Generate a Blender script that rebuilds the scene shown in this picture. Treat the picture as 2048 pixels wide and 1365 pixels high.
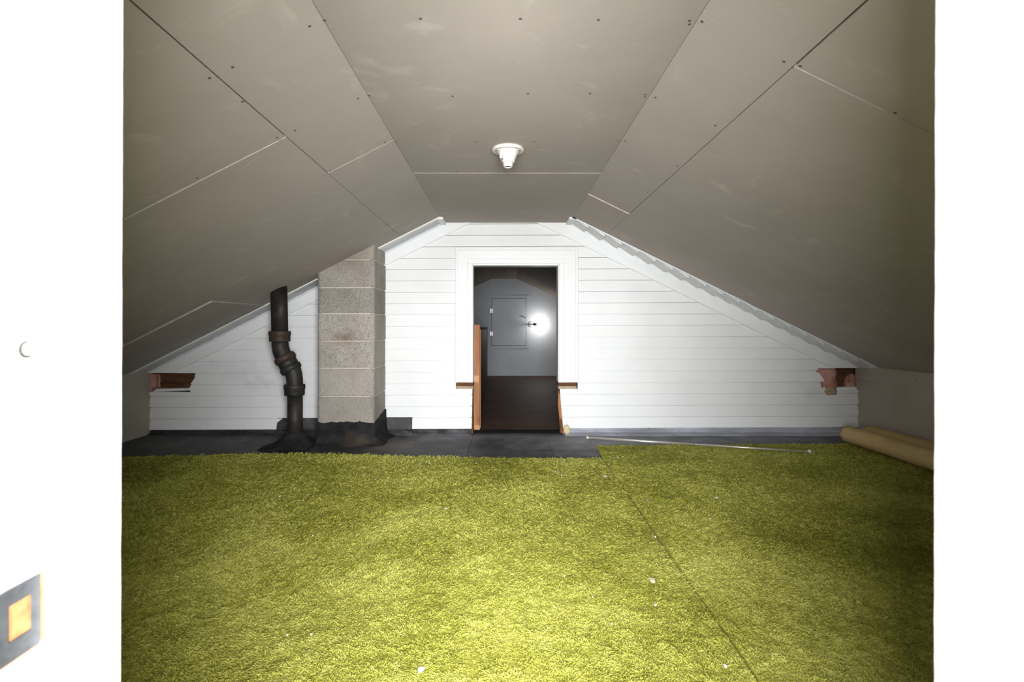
import bpy, bmesh, math, random
import numpy as np
from mathutils import Vector, Matrix, noise as mnoise

random.seed(7); rng = np.random.default_rng(11)
for o in list(bpy.data.objects): bpy.data.objects.remove(o)
SC = bpy.context.scene
COL = SC.collection

# ------------------------------------------------------------------ camera
F = 1060.0; VX, VY = 1008.0, 654.0; EYE = 0.88       # focal length and vanishing point in 2048x1365 pixels
cd = bpy.data.cameras.new('camera'); cam = bpy.data.objects.new('camera', cd); COL.objects.link(cam)
cd.sensor_width = 36; cd.lens = F / 2048 * 36
cd.shift_x = (1024 - VX) / 2048; cd.shift_y = (VY - 682.5) / 2048
cd.clip_start = 0.02
cam.location = (0, 0, EYE); cam.rotation_euler = (math.pi / 2, 0, 0)
cd.dof.use_dof = True; cd.dof.focus_distance = 3.4; cd.dof.aperture_fstop = 11
SC.camera = cam

# ------------------------------------------------------------------ world, lights, exposure
w = bpy.data.worlds.new('world'); SC.world = w; w.use_nodes = True
w.node_tree.nodes['Background'].inputs[0].default_value = (0.975, 0.985, 1.0, 1)
w.node_tree.nodes['Background'].inputs[1].default_value = 2.0
def lamp(name, kind, loc, energy, target=None, **kw):
    l = bpy.data.lights.new(name, kind); l.energy = energy
    for k, v in kw.items(): setattr(l, k, v)
    o = bpy.data.objects.new(name, l); COL.objects.link(o); o.location = loc
    if target: o.rotation_euler = (Vector(target) - Vector(loc)).to_track_quat('-Z', 'Y').to_euler()
    return o
# the only light from outside the picture: the lit landing behind the open door, shining in through the doorway
lamp('landing_light_offscreen', 'AREA', (0.05, -1.2, 1.05), 640, (0.05, 4.3, 0.95), shape='RECTANGLE', size=1.8, size_y=1.2, color=(0.96, 0.985, 1.0))
SC.view_settings.view_transform = 'Standard'; SC.view_settings.look = 'None'
SC.view_settings.gamma = 1; SC.view_settings.exposure = -0.05; SC.view_settings.use_curve_mapping = False

# ------------------------------------------------------------------ helpers
D = 4.35                                              # depth of the clapboard gable
def P(px, py, d): return Vector(((px - VX) * d / F, d, EYE - (py - VY) * d / F))
def W(px, py):    return ((px - VX) * D / F, EYE - (py - VY) * D / F)
def G(px, py, z=0.0):                                  # point on the floor under a pixel
    d = F * (EYE - z) / (py - VY); return Vector(((px - VX) * d / F, d, z))

def tag(o, label, cat=None, group=None, kind=None):
    o['label'] = label
    if cat: o['category'] = cat
    if group: o['group'] = group
    if kind: o['kind'] = kind
    return o
def link(name, me, parent=None, mat=None):
    o = bpy.data.objects.new(name, me); COL.objects.link(o)
    if parent: o.parent = parent; o.matrix_parent_inverse = Matrix.Translation(parent.location).inverted()
    if mat:
        for m in (mat if isinstance(mat, (list, tuple)) else [mat]): me.materials.append(m)
    return o
def empty(name, loc=(0, 0, 0)):
    o = bpy.data.objects.new(name, None); COL.objects.link(o); o.location = loc; o.empty_display_size = 0.05; return o
def fin(name, bm, parent=None, mat=None, smooth=False, normals=True):
    if normals: bmesh.ops.recalc_face_normals(bm, faces=bm.faces)
    me = bpy.data.meshes.new(name); bm.to_mesh(me); bm.free()
    if smooth:
        for p in me.polygons: p.use_smooth = True
    return link(name, me, parent, mat)
def addbox(bm, a, b):
    x0, y0, z0 = a; x1, y1, z1 = b
    v = [bm.verts.new(p) for p in ((x0,y0,z0),(x1,y0,z0),(x1,y1,z0),(x0,y1,z0),(x0,y0,z1),(x1,y0,z1),(x1,y1,z1),(x0,y1,z1))]
    for f in ((0,3,2,1),(4,5,6,7),(0,1,5,4),(1,2,6,5),(2,3,7,6),(3,0,4,7)): bm.faces.new([v[i] for i in f])
    return v
def box(name, a, b, parent=None, mat=None, bevel=0.0, seg=1):
    bm = bmesh.new(); addbox(bm, a, b)
    bmesh.ops.recalc_face_normals(bm, faces=bm.faces)
    if bevel: bmesh.ops.bevel(bm, geom=list(bm.edges), offset=bevel, segments=seg, affect='EDGES', profile=0.5)
    return fin(name, bm, parent, mat)
def addprism(bm, poly, y0, y1):                        # poly of (x, z); y0/y1 number or function of z
    f0 = y0 if callable(y0) else (lambda z: y0)
    f1 = y1 if callable(y1) else (lambda z: y1)
    a = [bm.verts.new((x, f0(z), z)) for x, z in poly]; b = [bm.verts.new((x, f1(z), z)) for x, z in poly]
    bm.faces.new(a); bm.faces.new(b[::-1]); n = len(poly)
    for i in range(n): bm.faces.new((a[i], b[i], b[(i+1) % n], a[(i+1) % n]))
def prism(name, poly, y0, y1, parent=None, mat=None, bevel=0):
    bm = bmesh.new(); addprism(bm, poly, y0, y1)
    bmesh.ops.recalc_face_normals(bm, faces=bm.faces)
    if bevel: bmesh.ops.bevel(bm, geom=list(bm.edges), offset=bevel, segments=2, affect='EDGES')
    return fin(name, bm, parent, mat)
def clip(poly, a, b, c):                               # keep a*x + b*z <= c
    out = []; n = len(poly)
    for i in range(n):
        p, q = poly[i], poly[(i+1) % n]; dp = a*p[0]+b*p[1]-c; dq = a*q[0]+b*q[1]-c
        if dp <= 0: out.append(p)
        if (dp < 0 < dq) or (dq < 0 < dp):
            t = dp/(dp-dq); out.append((p[0]+(q[0]-p[0])*t, p[1]+(q[1]-p[1])*t))
    res = []
    for p in out:
        if not res or (abs(p[0]-res[-1][0]) + abs(p[1]-res[-1][1])) > 1e-5: res.append(p)
    if len(res) > 1 and abs(res[0][0]-res[-1][0]) + abs(res[0][1]-res[-1][1]) < 1e-5: res.pop()
    return res if len(res) > 2 else []
def sweep(name, pts, radii, parent=None, mat=None, seg=20, caps=True, smooth=True):
    bm = bmesh.new(); rings = []; pts = [Vector(p) for p in pts]; n = len(pts)
    up = Vector((0, 1, 0))
    for i, p in enumerate(pts):
        t = pts[min(i+1, n-1)] - pts[max(i-1, 0)]
        if t.length < 1e-9: t = Vector((0, 0, 1))
        t.normalize(); u = up
        if abs(t.dot(u)) > 0.95: u = Vector((1, 0, 0))
        s = t.cross(u).normalized(); u2 = s.cross(t)
        rings.append([bm.verts.new(p + (s*math.cos(2*math.pi*k/seg) + u2*math.sin(2*math.pi*k/seg))*radii[i]) for k in range(seg)])
    for i in range(n-1):
        for k in range(seg): bm.faces.new((rings[i][k], rings[i][(k+1) % seg], rings[i+1][(k+1) % seg], rings[i+1][k]))
    if caps: bm.faces.new(rings[0][::-1]); bm.faces.new(rings[-1])
    return fin(name, bm, parent, mat, smooth)
def lathe(name, prof, center, parent=None, mat=None, seg=32, rib=None, smooth=True):   # prof of (r, z)
    bm = bmesh.new(); rings = []; cx, cy, cz = center
    for r, z in prof:
        rings.append([bm.verts.new((cx + r*math.cos(2*math.pi*k/seg), cy + r*math.sin(2*math.pi*k/seg), cz+z)) for k in range(seg)])
    for i in range(len(prof)-1):
        for k in range(seg): bm.faces.new((rings[i][k], rings[i][(k+1) % seg], rings[i+1][(k+1) % seg], rings[i+1][k]))
    bm.faces.new(rings[0]); bm.faces.new(rings[-1])
    return fin(name, bm, parent, mat, smooth)

# ------------------------------------------------------------------ materials
def mat(name, c1, c2=None, scale=6.0, detail=6.0, rough=0.7, lo=0.35, hi=0.65, stretch=(1, 1, 1), speck=None,
        bump=0.0, bscale=60.0, metal=0.0, spec=0.3, emit=None, layers=(), distort=0.0):
    m = bpy.data.materials.new(name); m.use_nodes = True; nt = m.node_tree; N = nt.nodes; L = nt.links
    b = N['Principled BSDF']; b.inputs['Roughness'].default_value = rough; b.inputs['Metallic'].default_value = metal
    b.inputs['Specular IOR Level'].default_value = spec
    tc = N.new('ShaderNodeNewGeometry')
    def nz(sc, det, st=(1, 1, 1), dis=0.0, loc=(0, 0, 0)):
        mp = N.new('ShaderNodeMapping'); mp.inputs['Scale'].default_value = st; mp.inputs['Location'].default_value = loc
        L.new(tc.outputs['Position'], mp.inputs['Vector'])
        n = N.new('ShaderNodeTexNoise'); n.inputs['Scale'].default_value = sc; n.inputs['Detail'].default_value = det
        n.inputs['Roughness'].default_value = 0.62; n.inputs['Distortion'].default_value = dis
        L.new(mp.outputs[0], n.inputs['Vector']); return n.outputs['Fac']
    def ramp(fac, lo, hi, a=0.0, z=1.0):
        r = N.new('ShaderNodeMapRange'); r.inputs[1].default_value = lo; r.inputs[2].default_value = hi
        r.inputs[3].default_value = a; r.inputs[4].default_value = z; r.clamp = True
        L.new(fac, r.inputs[0]); return r.outputs[0]
    def mix(fac, a, c):
        x = N.new('ShaderNodeMix'); x.data_type = 'RGBA'; L.new(fac, x.inputs[0])
        if isinstance(a, tuple): x.inputs[6].default_value = (*a, 1)
        else: L.new(a, x.inputs[6])
        x.inputs[7].default_value = (*c, 1); return x.outputs[2]
    if emit:
        b.inputs['Emission Color'].default_value = (*emit[0], 1); b.inputs['Emission Strength'].default_value = emit[1]
    if c2 is None: b.inputs['Base Color'].default_value = (*c1, 1)
    else:
        col = mix(ramp(nz(scale, detail, stretch, distort), lo, hi), c1, c2)
        for k, ly in enumerate(layers):                # (colour, scale, lo, hi, amount, stretch, distort)
            cc, s_, l_, h_, am, st_, di_ = ly
            col = mix(ramp(nz(s_, 5, st_, di_, (3.1*k+1.7, 5.3, 2.2*k)), l_, h_, 0, am), col, cc)
        if speck: col = mix(ramp(nz(speck[1], 2), speck[2], speck[3], 0, speck[4]), col, speck[0])
        L.new(col, b.inputs['Base Color'])
    if bump:
        bp = N.new('ShaderNodeBump'); bp.inputs['Strength'].default_value = bump; bp.inputs['Distance'].default_value = 0.004
        L.new(nz(bscale, 5, stretch), bp.inputs['Height']); L.new(bp.outputs[0], b.inputs['Normal'])
    m['nodes'] = 1
    return m
def stain(m, centre, size, colour, amount, nscale=14.0):           # a blotch of its own shape around a point of the place
    nt = m.node_tree; N = nt.nodes; L = nt.links; b = N['Principled BSDF']
    src = b.inputs['Base Color'].links[0].from_socket
    g = N.new('ShaderNodeNewGeometry')
    s = N.new('ShaderNodeVectorMath'); s.operation = 'SUBTRACT'; L.new(g.outputs['Position'], s.inputs[0]); s.inputs[1].default_value = centre
    d = N.new('ShaderNodeVectorMath'); d.operation = 'DIVIDE'; L.new(s.outputs[0], d.inputs[0]); d.inputs[1].default_value = size
    ln = N.new('ShaderNodeVectorMath'); ln.operation = 'LENGTH'; L.new(d.outputs[0], ln.inputs[0])
    n = N.new('ShaderNodeTexNoise'); n.inputs['Scale'].default_value = nscale; n.inputs['Detail'].default_value = 5
    L.new(g.outputs['Position'], n.inputs['Vector'])
    a = N.new('ShaderNodeMath'); a.operation = 'MULTIPLY_ADD'; L.new(n.outputs['Fac'], a.inputs[0]); a.inputs[1].default_value = 1.4; L.new(ln.outputs['Value'], a.inputs[2])
    r = N.new('ShaderNodeMapRange'); r.inputs[1].default_value = 0.25; r.inputs[2].default_value = 1.7
    r.inputs[3].default_value = amount; r.inputs[4].default_value = 0; L.new(a.outputs[0], r.inputs[0])
    x = N.new('ShaderNodeMix'); x.data_type = 'RGBA'; L.new(r.outputs[0], x.inputs[0]); L.new(src, x.inputs[6]); x.inputs[7].default_value = (*colour, 1)
    L.new(x.outputs[2], b.inputs['Base Color'])

DRY = (0.415, 0.372, 0.318)
m_dry = mat('drywall_paper', (0.41, 0.36, 0.322), (0.455, 0.40, 0.36), 2.2, 5, 0.85, 0.3, 0.7, spec=0.15, bump=0.05, bscale=180,
            layers=[((0.58, 0.53, 0.48), 3.4, 0.59, 0.74, 0.6, (1, 1, 1), 1.6), ((0.58, 0.54, 0.48), 9, 0.66, 0.74, 0.4, (1, 1.8, 1), 2.0)],
            speck=((0.30, 0.265, 0.22), 420, 0.58, 0.72, 0.35))
m_gyp = mat('gypsum_edge', (0.42, 0.375, 0.33), (0.52, 0.47, 0.42), 30, 3, 0.9)
m_knee = mat('knee_wall_paper', (0.40, 0.365, 0.30), (0.44, 0.405, 0.335), 3, 4, 0.85, speck=((0.33, 0.29, 0.23), 380, 0.58, 0.72, 0.4))
m_dark = mat('roof_void', (0.035, 0.03, 0.026), (0.06, 0.05, 0.04), 20, 3, 0.95)
m_nail = mat('nail_head_metal', (0.13, 0.115, 0.10), rough=0.6, metal=0.3)
m_side = mat('white_siding_paint', (0.80, 0.80, 0.80), (0.84, 0.84, 0.84), 3, 4, 0.42, spec=0.4, bump=0.02, bscale=40,
             layers=[((0.60, 0.60, 0.61), 3.2, 0.66, 0.82, 0.5, (1, 1, 1.6), 0.8)])
for c, s in (((-2.15, 4.35, .50), (.30, .2, .14)), ((-1.95, 4.35, .42), (.22, .2, .07)), ((2.55, 4.35, .35), (.14, .2, .12))): stain(m_side, c, s, (0.52, 0.52, 0.53), 0.5)
m_trim = mat('white_trim_paint', (0.80, 0.80, 0.80), (0.83, 0.83, 0.83), 4, 4, 0.45, spec=0.4, bump=0.03, bscale=30)
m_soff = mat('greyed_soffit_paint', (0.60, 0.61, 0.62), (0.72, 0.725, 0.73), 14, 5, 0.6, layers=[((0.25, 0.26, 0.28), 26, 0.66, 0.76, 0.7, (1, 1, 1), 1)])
m_shin = mat('white_shingle_paint', (0.74, 0.745, 0.75), (0.80, 0.80, 0.80), 16, 5, 0.6, layers=[((0.42, 0.43, 0.45), 22, 0.68, 0.78, 0.6, (1, 1, 1), 1)])
m_jamb = mat('jamb_paint', (0.80, 0.80, 0.80), (0.825, 0.825, 0.825), 9, 4, 0.4, spec=0.45, bump=0.12, bscale=55)
m_wood = mat('old_sheathing_wood', (0.085, 0.038, 0.018), (0.17, 0.075, 0.032), 16, 6, 0.8, stretch=(0.35, 1, 1), bump=0.3, bscale=60)
m_stud = mat('orange_pine_stud', (0.30, 0.125, 0.05), (0.46, 0.215, 0.095), 9, 6, 0.65, stretch=(3, 3, 0.25), bump=0.08, bscale=30,
             layers=[((0.16, 0.06, 0.025), 5, 0.64, 0.72, 0.6, (2, 2, 1.4), 1)])
m_stud2 = mat('fresh_pine', (0.52, 0.27, 0.12), (0.62, 0.35, 0.17), 10, 5, 0.65)
m_pan = mat('brown_panelling', (0.075, 0.034, 0.019), (0.13, 0.060, 0.034), 10, 6, 0.6, stretch=(4, 1, 0.3))
m_ply = mat('dirty_plywood_floor', (0.075, 0.034, 0.019), (0.13, 0.062, 0.036), 3.2, 8, 0.62, 0.32, 0.7, bump=0.15, bscale=50, spec=0.3,
            layers=[((0.06, 0.032, 0.02), 2.2, 0.6, 0.75, 0.6, (1, 1, 1), 1.0), ((0.33, 0.25, 0.19), 7, 0.72, 0.8, 0.45, (1, 2, 1), 1.5)])
m_far = mat('grey_far_wall_paint', (0.50, 0.525, 0.56), (0.54, 0.565, 0.60), 4, 4, 0.6, speck=((0.45, 0.46, 0.47), 300, 0.6, 0.7, 0.3))
m_fard = mat('brown_far_ceiling_board', (0.23, 0.19, 0.15), (0.27, 0.225, 0.18), 4, 4, 0.85, speck=((0.16, 0.115, 0.08), 160, 0.57, 0.7, 0.5))
m_mem = mat('black_roofing_membrane', (0.020, 0.021, 0.023), (0.068, 0.068, 0.070), 5, 8, 0.62, 0.35, 0.7, spec=0.4, bump=0.25, bscale=45,
            layers=[((0.20, 0.20, 0.215), 9, 0.56, 0.74, 0.6, (1, 2.2, 1), 1.6), ((0.35, 0.35, 0.36), 42, 0.66, 0.74, 0.5, (1, 1.6, 1), 1.0)])
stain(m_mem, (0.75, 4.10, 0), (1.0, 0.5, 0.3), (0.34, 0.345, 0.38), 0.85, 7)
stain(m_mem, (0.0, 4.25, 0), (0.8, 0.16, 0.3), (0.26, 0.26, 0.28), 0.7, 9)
stain(m_mem, (-2.4, 4.0, 0), (0.7, 0.3, 0.3), (0.10, 0.10, 0.10), 0.6, 12)
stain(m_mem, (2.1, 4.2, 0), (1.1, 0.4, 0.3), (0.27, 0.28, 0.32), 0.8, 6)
stain(m_mem, (-0.82, 3.95, 0), (0.25, 0.28, 0.2), (0.20, 0.145, 0.11), 0.8, 9)
stain(m_mem, (-0.45, 4.2, 0), (0.42, 0.16, 0.2), (0.24, 0.24, 0.26), 0.75, 9)
stain(m_mem, (-1.2, 3.82, 0), (0.36, 0.16, 0.2), (0.014, 0.014, 0.015), 0.9, 9)
stain(m_mem, (-1.75, 3.85, 0), (0.40, 0.2, 0.2), (0.10, 0.078, 0.062), 0.7, 9)
m_ups = mat('membrane_upstand', (0.24, 0.245, 0.28), (0.46, 0.47, 0.53), 5, 7, 0.5, stretch=(0.5, 1, 2), spec=0.4, layers=[((0.07, 0.072, 0.085), 10, 0.6, 0.72, 0.7, (0.6, 1, 1.5), 1)])
m_tar = mat('black_tar', (0.010, 0.010, 0.011), (0.028, 0.027, 0.027), 14, 6, 0.85, bump=0.6, bscale=40, spec=0.12)
stain(m_tar, (-1.08, 3.93, 0.03), (0.14, 0.12, 0.09), (0.09, 0.068, 0.052), 0.8, 16)
m_blk = mat('concrete_block', (0.35, 0.315, 0.275), (0.44, 0.40, 0.355), 5, 6, 0.95, 0.3, 0.7, spec=0.1, bump=0.35, bscale=150,
            speck=((0.11, 0.092, 0.075), 170, 0.545, 0.62, 0.8), layers=[((0.27, 0.235, 0.20), 4, 0.55, 0.75, 0.6, (1, 1, 0.7), 0.6)])
stain(m_blk, (-1.18, 3.95, 0.80), (0.12, 0.2, 0.075), (0.13, 0.066, 0.035), 0.8, 22)
stain(m_blk, (-1.14, 3.95, 1.40), (0.20, 0.2, 0.13), (0.20, 0.14, 0.095), 0.7, 12)
stain(m_blk, (-0.96, 4.2, 1.05), (0.06, 0.3, 0.45), (0.20, 0.165, 0.14), 0.7, 12)
_n = m_blk.node_tree; _b = _n.nodes['Principled BSDF']; _src = _b.inputs['Base Color'].links[0].from_socket
_oi = _n.nodes.new('ShaderNodeObjectInfo'); _mr = _n.nodes.new('ShaderNodeMapRange'); _mr.inputs[3].default_value = .82; _mr.inputs[4].default_value = 1.12
_n.links.new(_oi.outputs['Random'], _mr.inputs[0]); _vm = _n.nodes.new('ShaderNodeVectorMath'); _vm.operation = 'SCALE'
_n.links.new(_src, _vm.inputs[0]); _n.links.new(_mr.outputs[0], _vm.inputs['Scale']); _n.links.new(_vm.outputs[0], _b.inputs['Base Color'])
m_mor = mat('mortar', (0.50, 0.455, 0.39), (0.60, 0.55, 0.48), 25, 4, 0.95)
m_iron = mat('black_cast_iron', (0.012, 0.011, 0.011), (0.032, 0.028, 0.026), 12, 6, 0.55, spec=0.35, bump=0.25, bscale=70, layers=[((0.13, 0.12, 0.11), 18, 0.66, 0.8, 0.5, (1, 1, 0.7), 1)])
m_rust = mat('rusty_cast_iron', (0.035, 0.022, 0.018), (0.065, 0.036, 0.028), 16, 6, 0.6, spec=0.4, bump=0.3, bscale=70)
m_pink = mat('pink_insulation', (0.46, 0.21, 0.165), (0.60, 0.32, 0.27), 14, 6, 0.95, bump=0.7, bscale=60)
m_tanp = mat('torn_tan_board', (0.38, 0.27, 0.18), (0.50, 0.38, 0.27), 20, 5, 0.9)
m_yel = mat('yellowed_foam', (0.58, 0.48, 0.28), (0.68, 0.58, 0.37), 25, 4, 0.9)
m_porc = mat('glazed_porcelain', (0.62, 0.585, 0.53), (0.68, 0.65, 0.60), 12, 3, 0.18, spec=0.6, layers=[((0.30, 0.26, 0.21), 55, 0.66, 0.72, 0.5, (1, 1, 0.5), 0.5)])
m_steel = mat('brushed_steel', (0.72, 0.67, 0.60), rough=0.38, metal=0.65)
m_strike = mat('blackened_strike_metal', (0.035, 0.038, 0.043), (0.07, 0.072, 0.078), 60, 4, 0.45, metal=0.4, spec=0.5)
m_rustw = mat('rusty_orange_edge', (0.30, 0.12, 0.04), (0.46, 0.21, 0.08), 70, 4, 0.6)
m_zinc = mat('dull_zinc', (0.40, 0.40, 0.40), (0.52, 0.52, 0.52), 90, 3, 0.5)
m_roll = mat('tan_carpet_backing', (0.53, 0.38, 0.165), (0.62, 0.465, 0.225), 7, 6, 0.9, speck=((0.30, 0.20, 0.09), 300, 0.58, 0.7, 0.35), bump=0.15, bscale=150,
             layers=[((0.46, 0.25, 0.12), 3, 0.58, 0.72, 0.45, (1, 1, 1), 0.5)])
m_chip = mat('white_paint_flake', (0.80, 0.79, 0.74), rough=0.7)
m_scrap = mat('yellowed_paper_scrap', (0.62, 0.56, 0.36), (0.72, 0.67, 0.48), 60, 3, 0.85)
m_bulb = mat('lit_bulb', (1, 1, 1), emit=((1, 0.97, 0.93), 65))
m_hw = mat('white_hinge', (0.86, 0.86, 0.86), rough=0.3, metal=0.2)

# ------------------------------------------------------------------ roof planes
ZC = 1.73; XL, XR = -0.50, 0.535; SL, SR = 0.506, 0.493; YO = 4.11; YN = 0.455; XK = 2.897
def zl(x): return ZC + SL*(x - XL)
def zr(x): return ZC - SR*(x - XR)
def roof(x): return zl(x) if x < XL else (zr(x) if x > XR else ZC)
nl = Vector((SL, 0, -1)).normalized(); nr = Vector((-SR, 0, -1)).normalized(); nf = Vector((0, 0, -1))

# ---- floor with the membrane sheets
floor = box('floor', (-3.0, -1.2, -0.08), (3.0, D+0.10, -0.004), None, m_mem)
tag(floor, 'flat black roofing membrane floor in front of the clapboard gable', 'floor', kind='structure')
xs = [-2.99, -0.252, 0.335, 2.99]
for i in range(3):
    a, b = xs[i], xs[i+1]; bm = bmesh.new()
    addprism(bm, [(a, -0.006), (b, -0.006), (b, 0.0), (a+0.004, 0.0 + 0.002*(i == 1))], YN, D+0.03)
    fin('membrane_sheet', bm, floor, m_mem)

# ---- ceiling: dark roof void behind separate drywall sheets
bm = bmesh.new()
addprism(bm, [(-3.0, zl(-3.0)+.03), (XL, ZC+.03), (XR, ZC+.03), (3.0, zr(3.0)+.03), (3.0, zr(3.0)+.12), (XR, ZC+.12), (XL, ZC+.12), (-3.0, zl(-3.0)+.12)], 0.36, D+0.1)
ceiling = fin('ceiling', bm, None, m_dark)
tag(ceiling, 'bare unpainted drywall attic ceiling sloping down on both sides', 'ceiling', kind='structure')
def sheet(x0, x1, y0, y1, zf, n, gaps=(0.0012,)*4, drops=(0, 0, 0, 0)):
    # corners: (x0,y0) (x1,y0) (x1,y1) (x0,y1); gaps per edge x0, y0, x1, y1
    s = 1 if x1 > x0 else -1
    X0 = x0 + s*gaps[0]; X1 = x1 - s*gaps[2]; Y0 = y0 + gaps[1]; Y1 = y1 - gaps[3]
    cs = [(X0, Y0), (X1, Y0), (X1, Y1), (X0, Y1)]
    bm = bmesh.new(); lo = []; hi = []
    for (x, y), d in zip(cs, drops):
        p = Vector((x, y, zf(x))) + n*d; lo.append(bm.verts.new(p)); hi.append(bm.verts.new(p - n*0.0125))
    bm.faces.new(lo); f = bm.faces.new(hi[::-1])
    for i in range(4):
        q = bm.faces.new((lo[i], hi[i], hi[(i+1) % 4], lo[(i+1) % 4])); q.material_index = 1
    return fin('drywall_sheet', bm, ceiling, [m_dry, m_gyp])
zfl = lambda x: ZC
g = 0.0012
sheet(XL, XR, YN, 2.925, zfl, nf, (g, 0, g, g)); sheet(XL, XR, 2.925, D+.02, zfl, nf, (g, g, g, 0), (.0012, .0016, 0, 0))
sheet(XL, -0.80, YN, 2.405, zl, nl, (0, 0, .0022, g)); sheet(XL, -0.80, 2.405, YO, zl, nl, (0, g, .001, 0), (.0005, .0012, 0, 0))
sheet(-0.80, -1.85, YN, 1.945, zl, nl, (.0022, 0, g, g)); sheet(-0.80, -1.85, 1.945, YO, zl, nl, (.001, g, .0008, 0), (.0015, .007, 0, 0))
sheet(-1.85, -2.93, YN, 3.35, zl, nl, (.0008, 0, 0, .004)); sheet(-1.85, -2.93, 3.35, YO, zl, nl, (.0008, .004, 0, 0), (.011, .010, 0, .002))
sheet(XR, 0.80, YN, 3.37, zr, nr, (0, 0, .0022, g)); sheet(XR, 0.80, 3.37, YO, zr, nr, (0, g, .0008, 0), (.006, .006, 0, 0))
sheet(0.80, 1.88, YN, 1.46, zr, nr, (.003, 0, g, g), (0, 0, 0, 0)); sheet(0.80, 1.88, 1.46, YO, zr, nr, (.0008, g, .0008, 0), (.0022, .0018, 0, 0))
sheet(1.88, 2.93, YN, YO, zr, nr, (.0008, 0, 0, 0), (.002, 0, 0, .002))

# nail heads seen on the sheets
nails = [(419,156),(465,134),(485,203),(554,275),(561,280),(394,356),(590,261),(646,351),(661,341),(619,52),(716,197),(770,285),(530,409),(605,452),(333,478),
 (649,40),(841,37),(1041,37),(738,191),(905,192),(1056,187),(792,284),(951,284),(913,343),(1011,343),(1197,39),(1379,41),(1379,48),(1180,187),(1290,189),(1290,194),(1069,283),(1236,282),
 (1404,43),(1311,195),(1250,282),(1568,123),(1586,135),(1601,132),(1431,251),(1452,259),(1690,187),(1750,216),(1790,226),(1355,332),(1367,338),(1615,340),(1529,418),(1799,428),(1311,392),(1615,462),(1454,464),(1294,384),(1714,512)]
me = bpy.data.meshes.new('nail_head'); bm = bmesh.new()
rr = [(0.0048, 0.0), (0.0042, 0.0011), (0.0022, 0.0006)]; rings = [[bm.verts.new((r*math.cos(k*.7854), r*math.sin(k*.7854), z)) for k in range(8)] for r, z in rr]
for i in range(2):
    for k in range(8): bm.faces.new((rings[i][k], rings[i][(k+1) % 8], rings[i+1][(k+1) % 8], rings[i+1][k]))
bm.faces.new(rings[2]); bm.to_mesh(me); bm.free(); me.materials.append(m_nail)
for px, py in nails:
    dx, dz = px-VX, VY-py                               # ray (dx, F, dz)/F against the planes
    best = None
    s = (ZC-EYE)/dz if dz > 0 else 9
    if XL <= dx*s <= XR: best = (s, nf)
    elif dx < 0: best = ((ZC-SL*XL-EYE)/(dz-SL*dx), nl)
    else: best = ((ZC+SR*XR-EYE)/(dz+SR*dx), nr)
    s, n = best; o = bpy.data.objects.new('nail_head', me); COL.objects.link(o)
    o.parent = ceiling; o.location = Vector((dx*s, F*s, EYE+dz*s)) + n*0.0002; o.rotation_euler = n.to_track_quat('Z', 'Y').to_euler()

# ---- knee walls
wl = empty('wall_left', (-XK, 2.2, 0)); tag(wl, 'low bare drywall knee wall on the chimney side', 'wall', kind='structure')
zk = zl(-XK)
box('drywall_sheet', (-XK-.012, YN, 0.0), (-XK, D+.02, zk-.002), wl, m_knee); box('backing', (-XK-.06, .36, -.05), (-XK-.0125, D+.1, zk+.03), wl, m_dark)
wr = empty('wall_right', (XK, 2.2, 0)); tag(wr, 'low bare drywall knee wall beside the tan carpet roll', 'wall', kind='structure')
zk2 = zr(XK)
box('drywall_sheet', (XK, YN, 0.0), (XK+.012, D+.02, .4435), wr, m_knee); box('drywall_strip', (XK-.001, YN, .445), (XK+.011, D+.02, zk2-.002), wr, m_knee)
box('backing', (XK+.0125, .36, -.05), (XK+.06, D+.1, zk2+.03), wr, m_dark)
for y, z in ((4.05, .52), (3.72, .51), (4.18, .41), (3.4, .2)):
    o = bpy.data.objects.new('nail_head', me); COL.objects.link(o); o.parent = wr; o.matrix_parent_inverse = Matrix.Translation(wr.location).inverted(); o.location = (XK-.0014, y, z); o.rotation_euler = (0, -math.pi/2, 0)
for y, z in ((4.2, .13), (3.95, .3), (4.22, .27), (4.1, .1)):
    o = bpy.data.objects.new('nail_head', me); COL.objects.link(o); o.parent = wl; o.matrix_parent_inverse = Matrix.Translation(wl.location).inverted(); o.location = (-XK+.0002, y, z); o.rotation_euler = (0, math.pi/2, 0)

# ---- back gable wall: sheathing + clapboards
TILT = -0.00425                                         # the courses run slightly out of level
def cline(k, px): return 857.4 - 22.68*k + TILT*(px-800)
FL, FR = 0.112, 0.130                                   # frieze board drop on each slope
zones = [  # convex pixel polygons, side L / R / T
 ('L', [(301,400),(392,400),(392,747),(301,747)]), ('L', [(301,784),(384,784),(384,880),(301,880)]), ('L', [(392,400),(555,400),(555,880),(384,880),(384,784),(380,778),(384,768),(391,757),(392,747)]),
 ('L', [(555,400),(640,400),(640,837),(566,837),(555,846)]), ('L', [(640,400),(770,400),(770,837),(640,837)]), ('L', [(770,400),(825,400),(825,834),(770,834)]),
 ('L', [(825,400),(912,400),(912,880),(825,880)]), ('L', [(912,778),(945,778),(943,880),(912,880)]),
 ('T', [(912,400),(1155,400),(1155,498),(912,498)]),
 ('R', [(1155,400),(1632,400),(1632,737),(1645,760),(1650,788),(1650,880),(1155,880)]), ('R', [(1119,778),(1155,778),(1155,880),(1128,880),(1123,822)]),
 ('R', [(1632,400),(1716,400),(1716,737),(1632,737)]), ('R', [(1650,781),(1716,781),(1716,880),(1650,880)])]
def under(poly, fl, fr):
    poly = clip(poly, -SL, 1, ZC - SL*XL - fl); poly = clip(poly, SR, 1, ZC + SR*XR - fr) if poly else []
    return clip(poly, 0, 1, ZC+.003) if poly else []
wb = empty('wall_back', (0, D, 0)); tag(wb, 'white painted clapboard gable wall with a cut out doorway', 'wall', kind='structure')
bm = bmesh.new()
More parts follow.
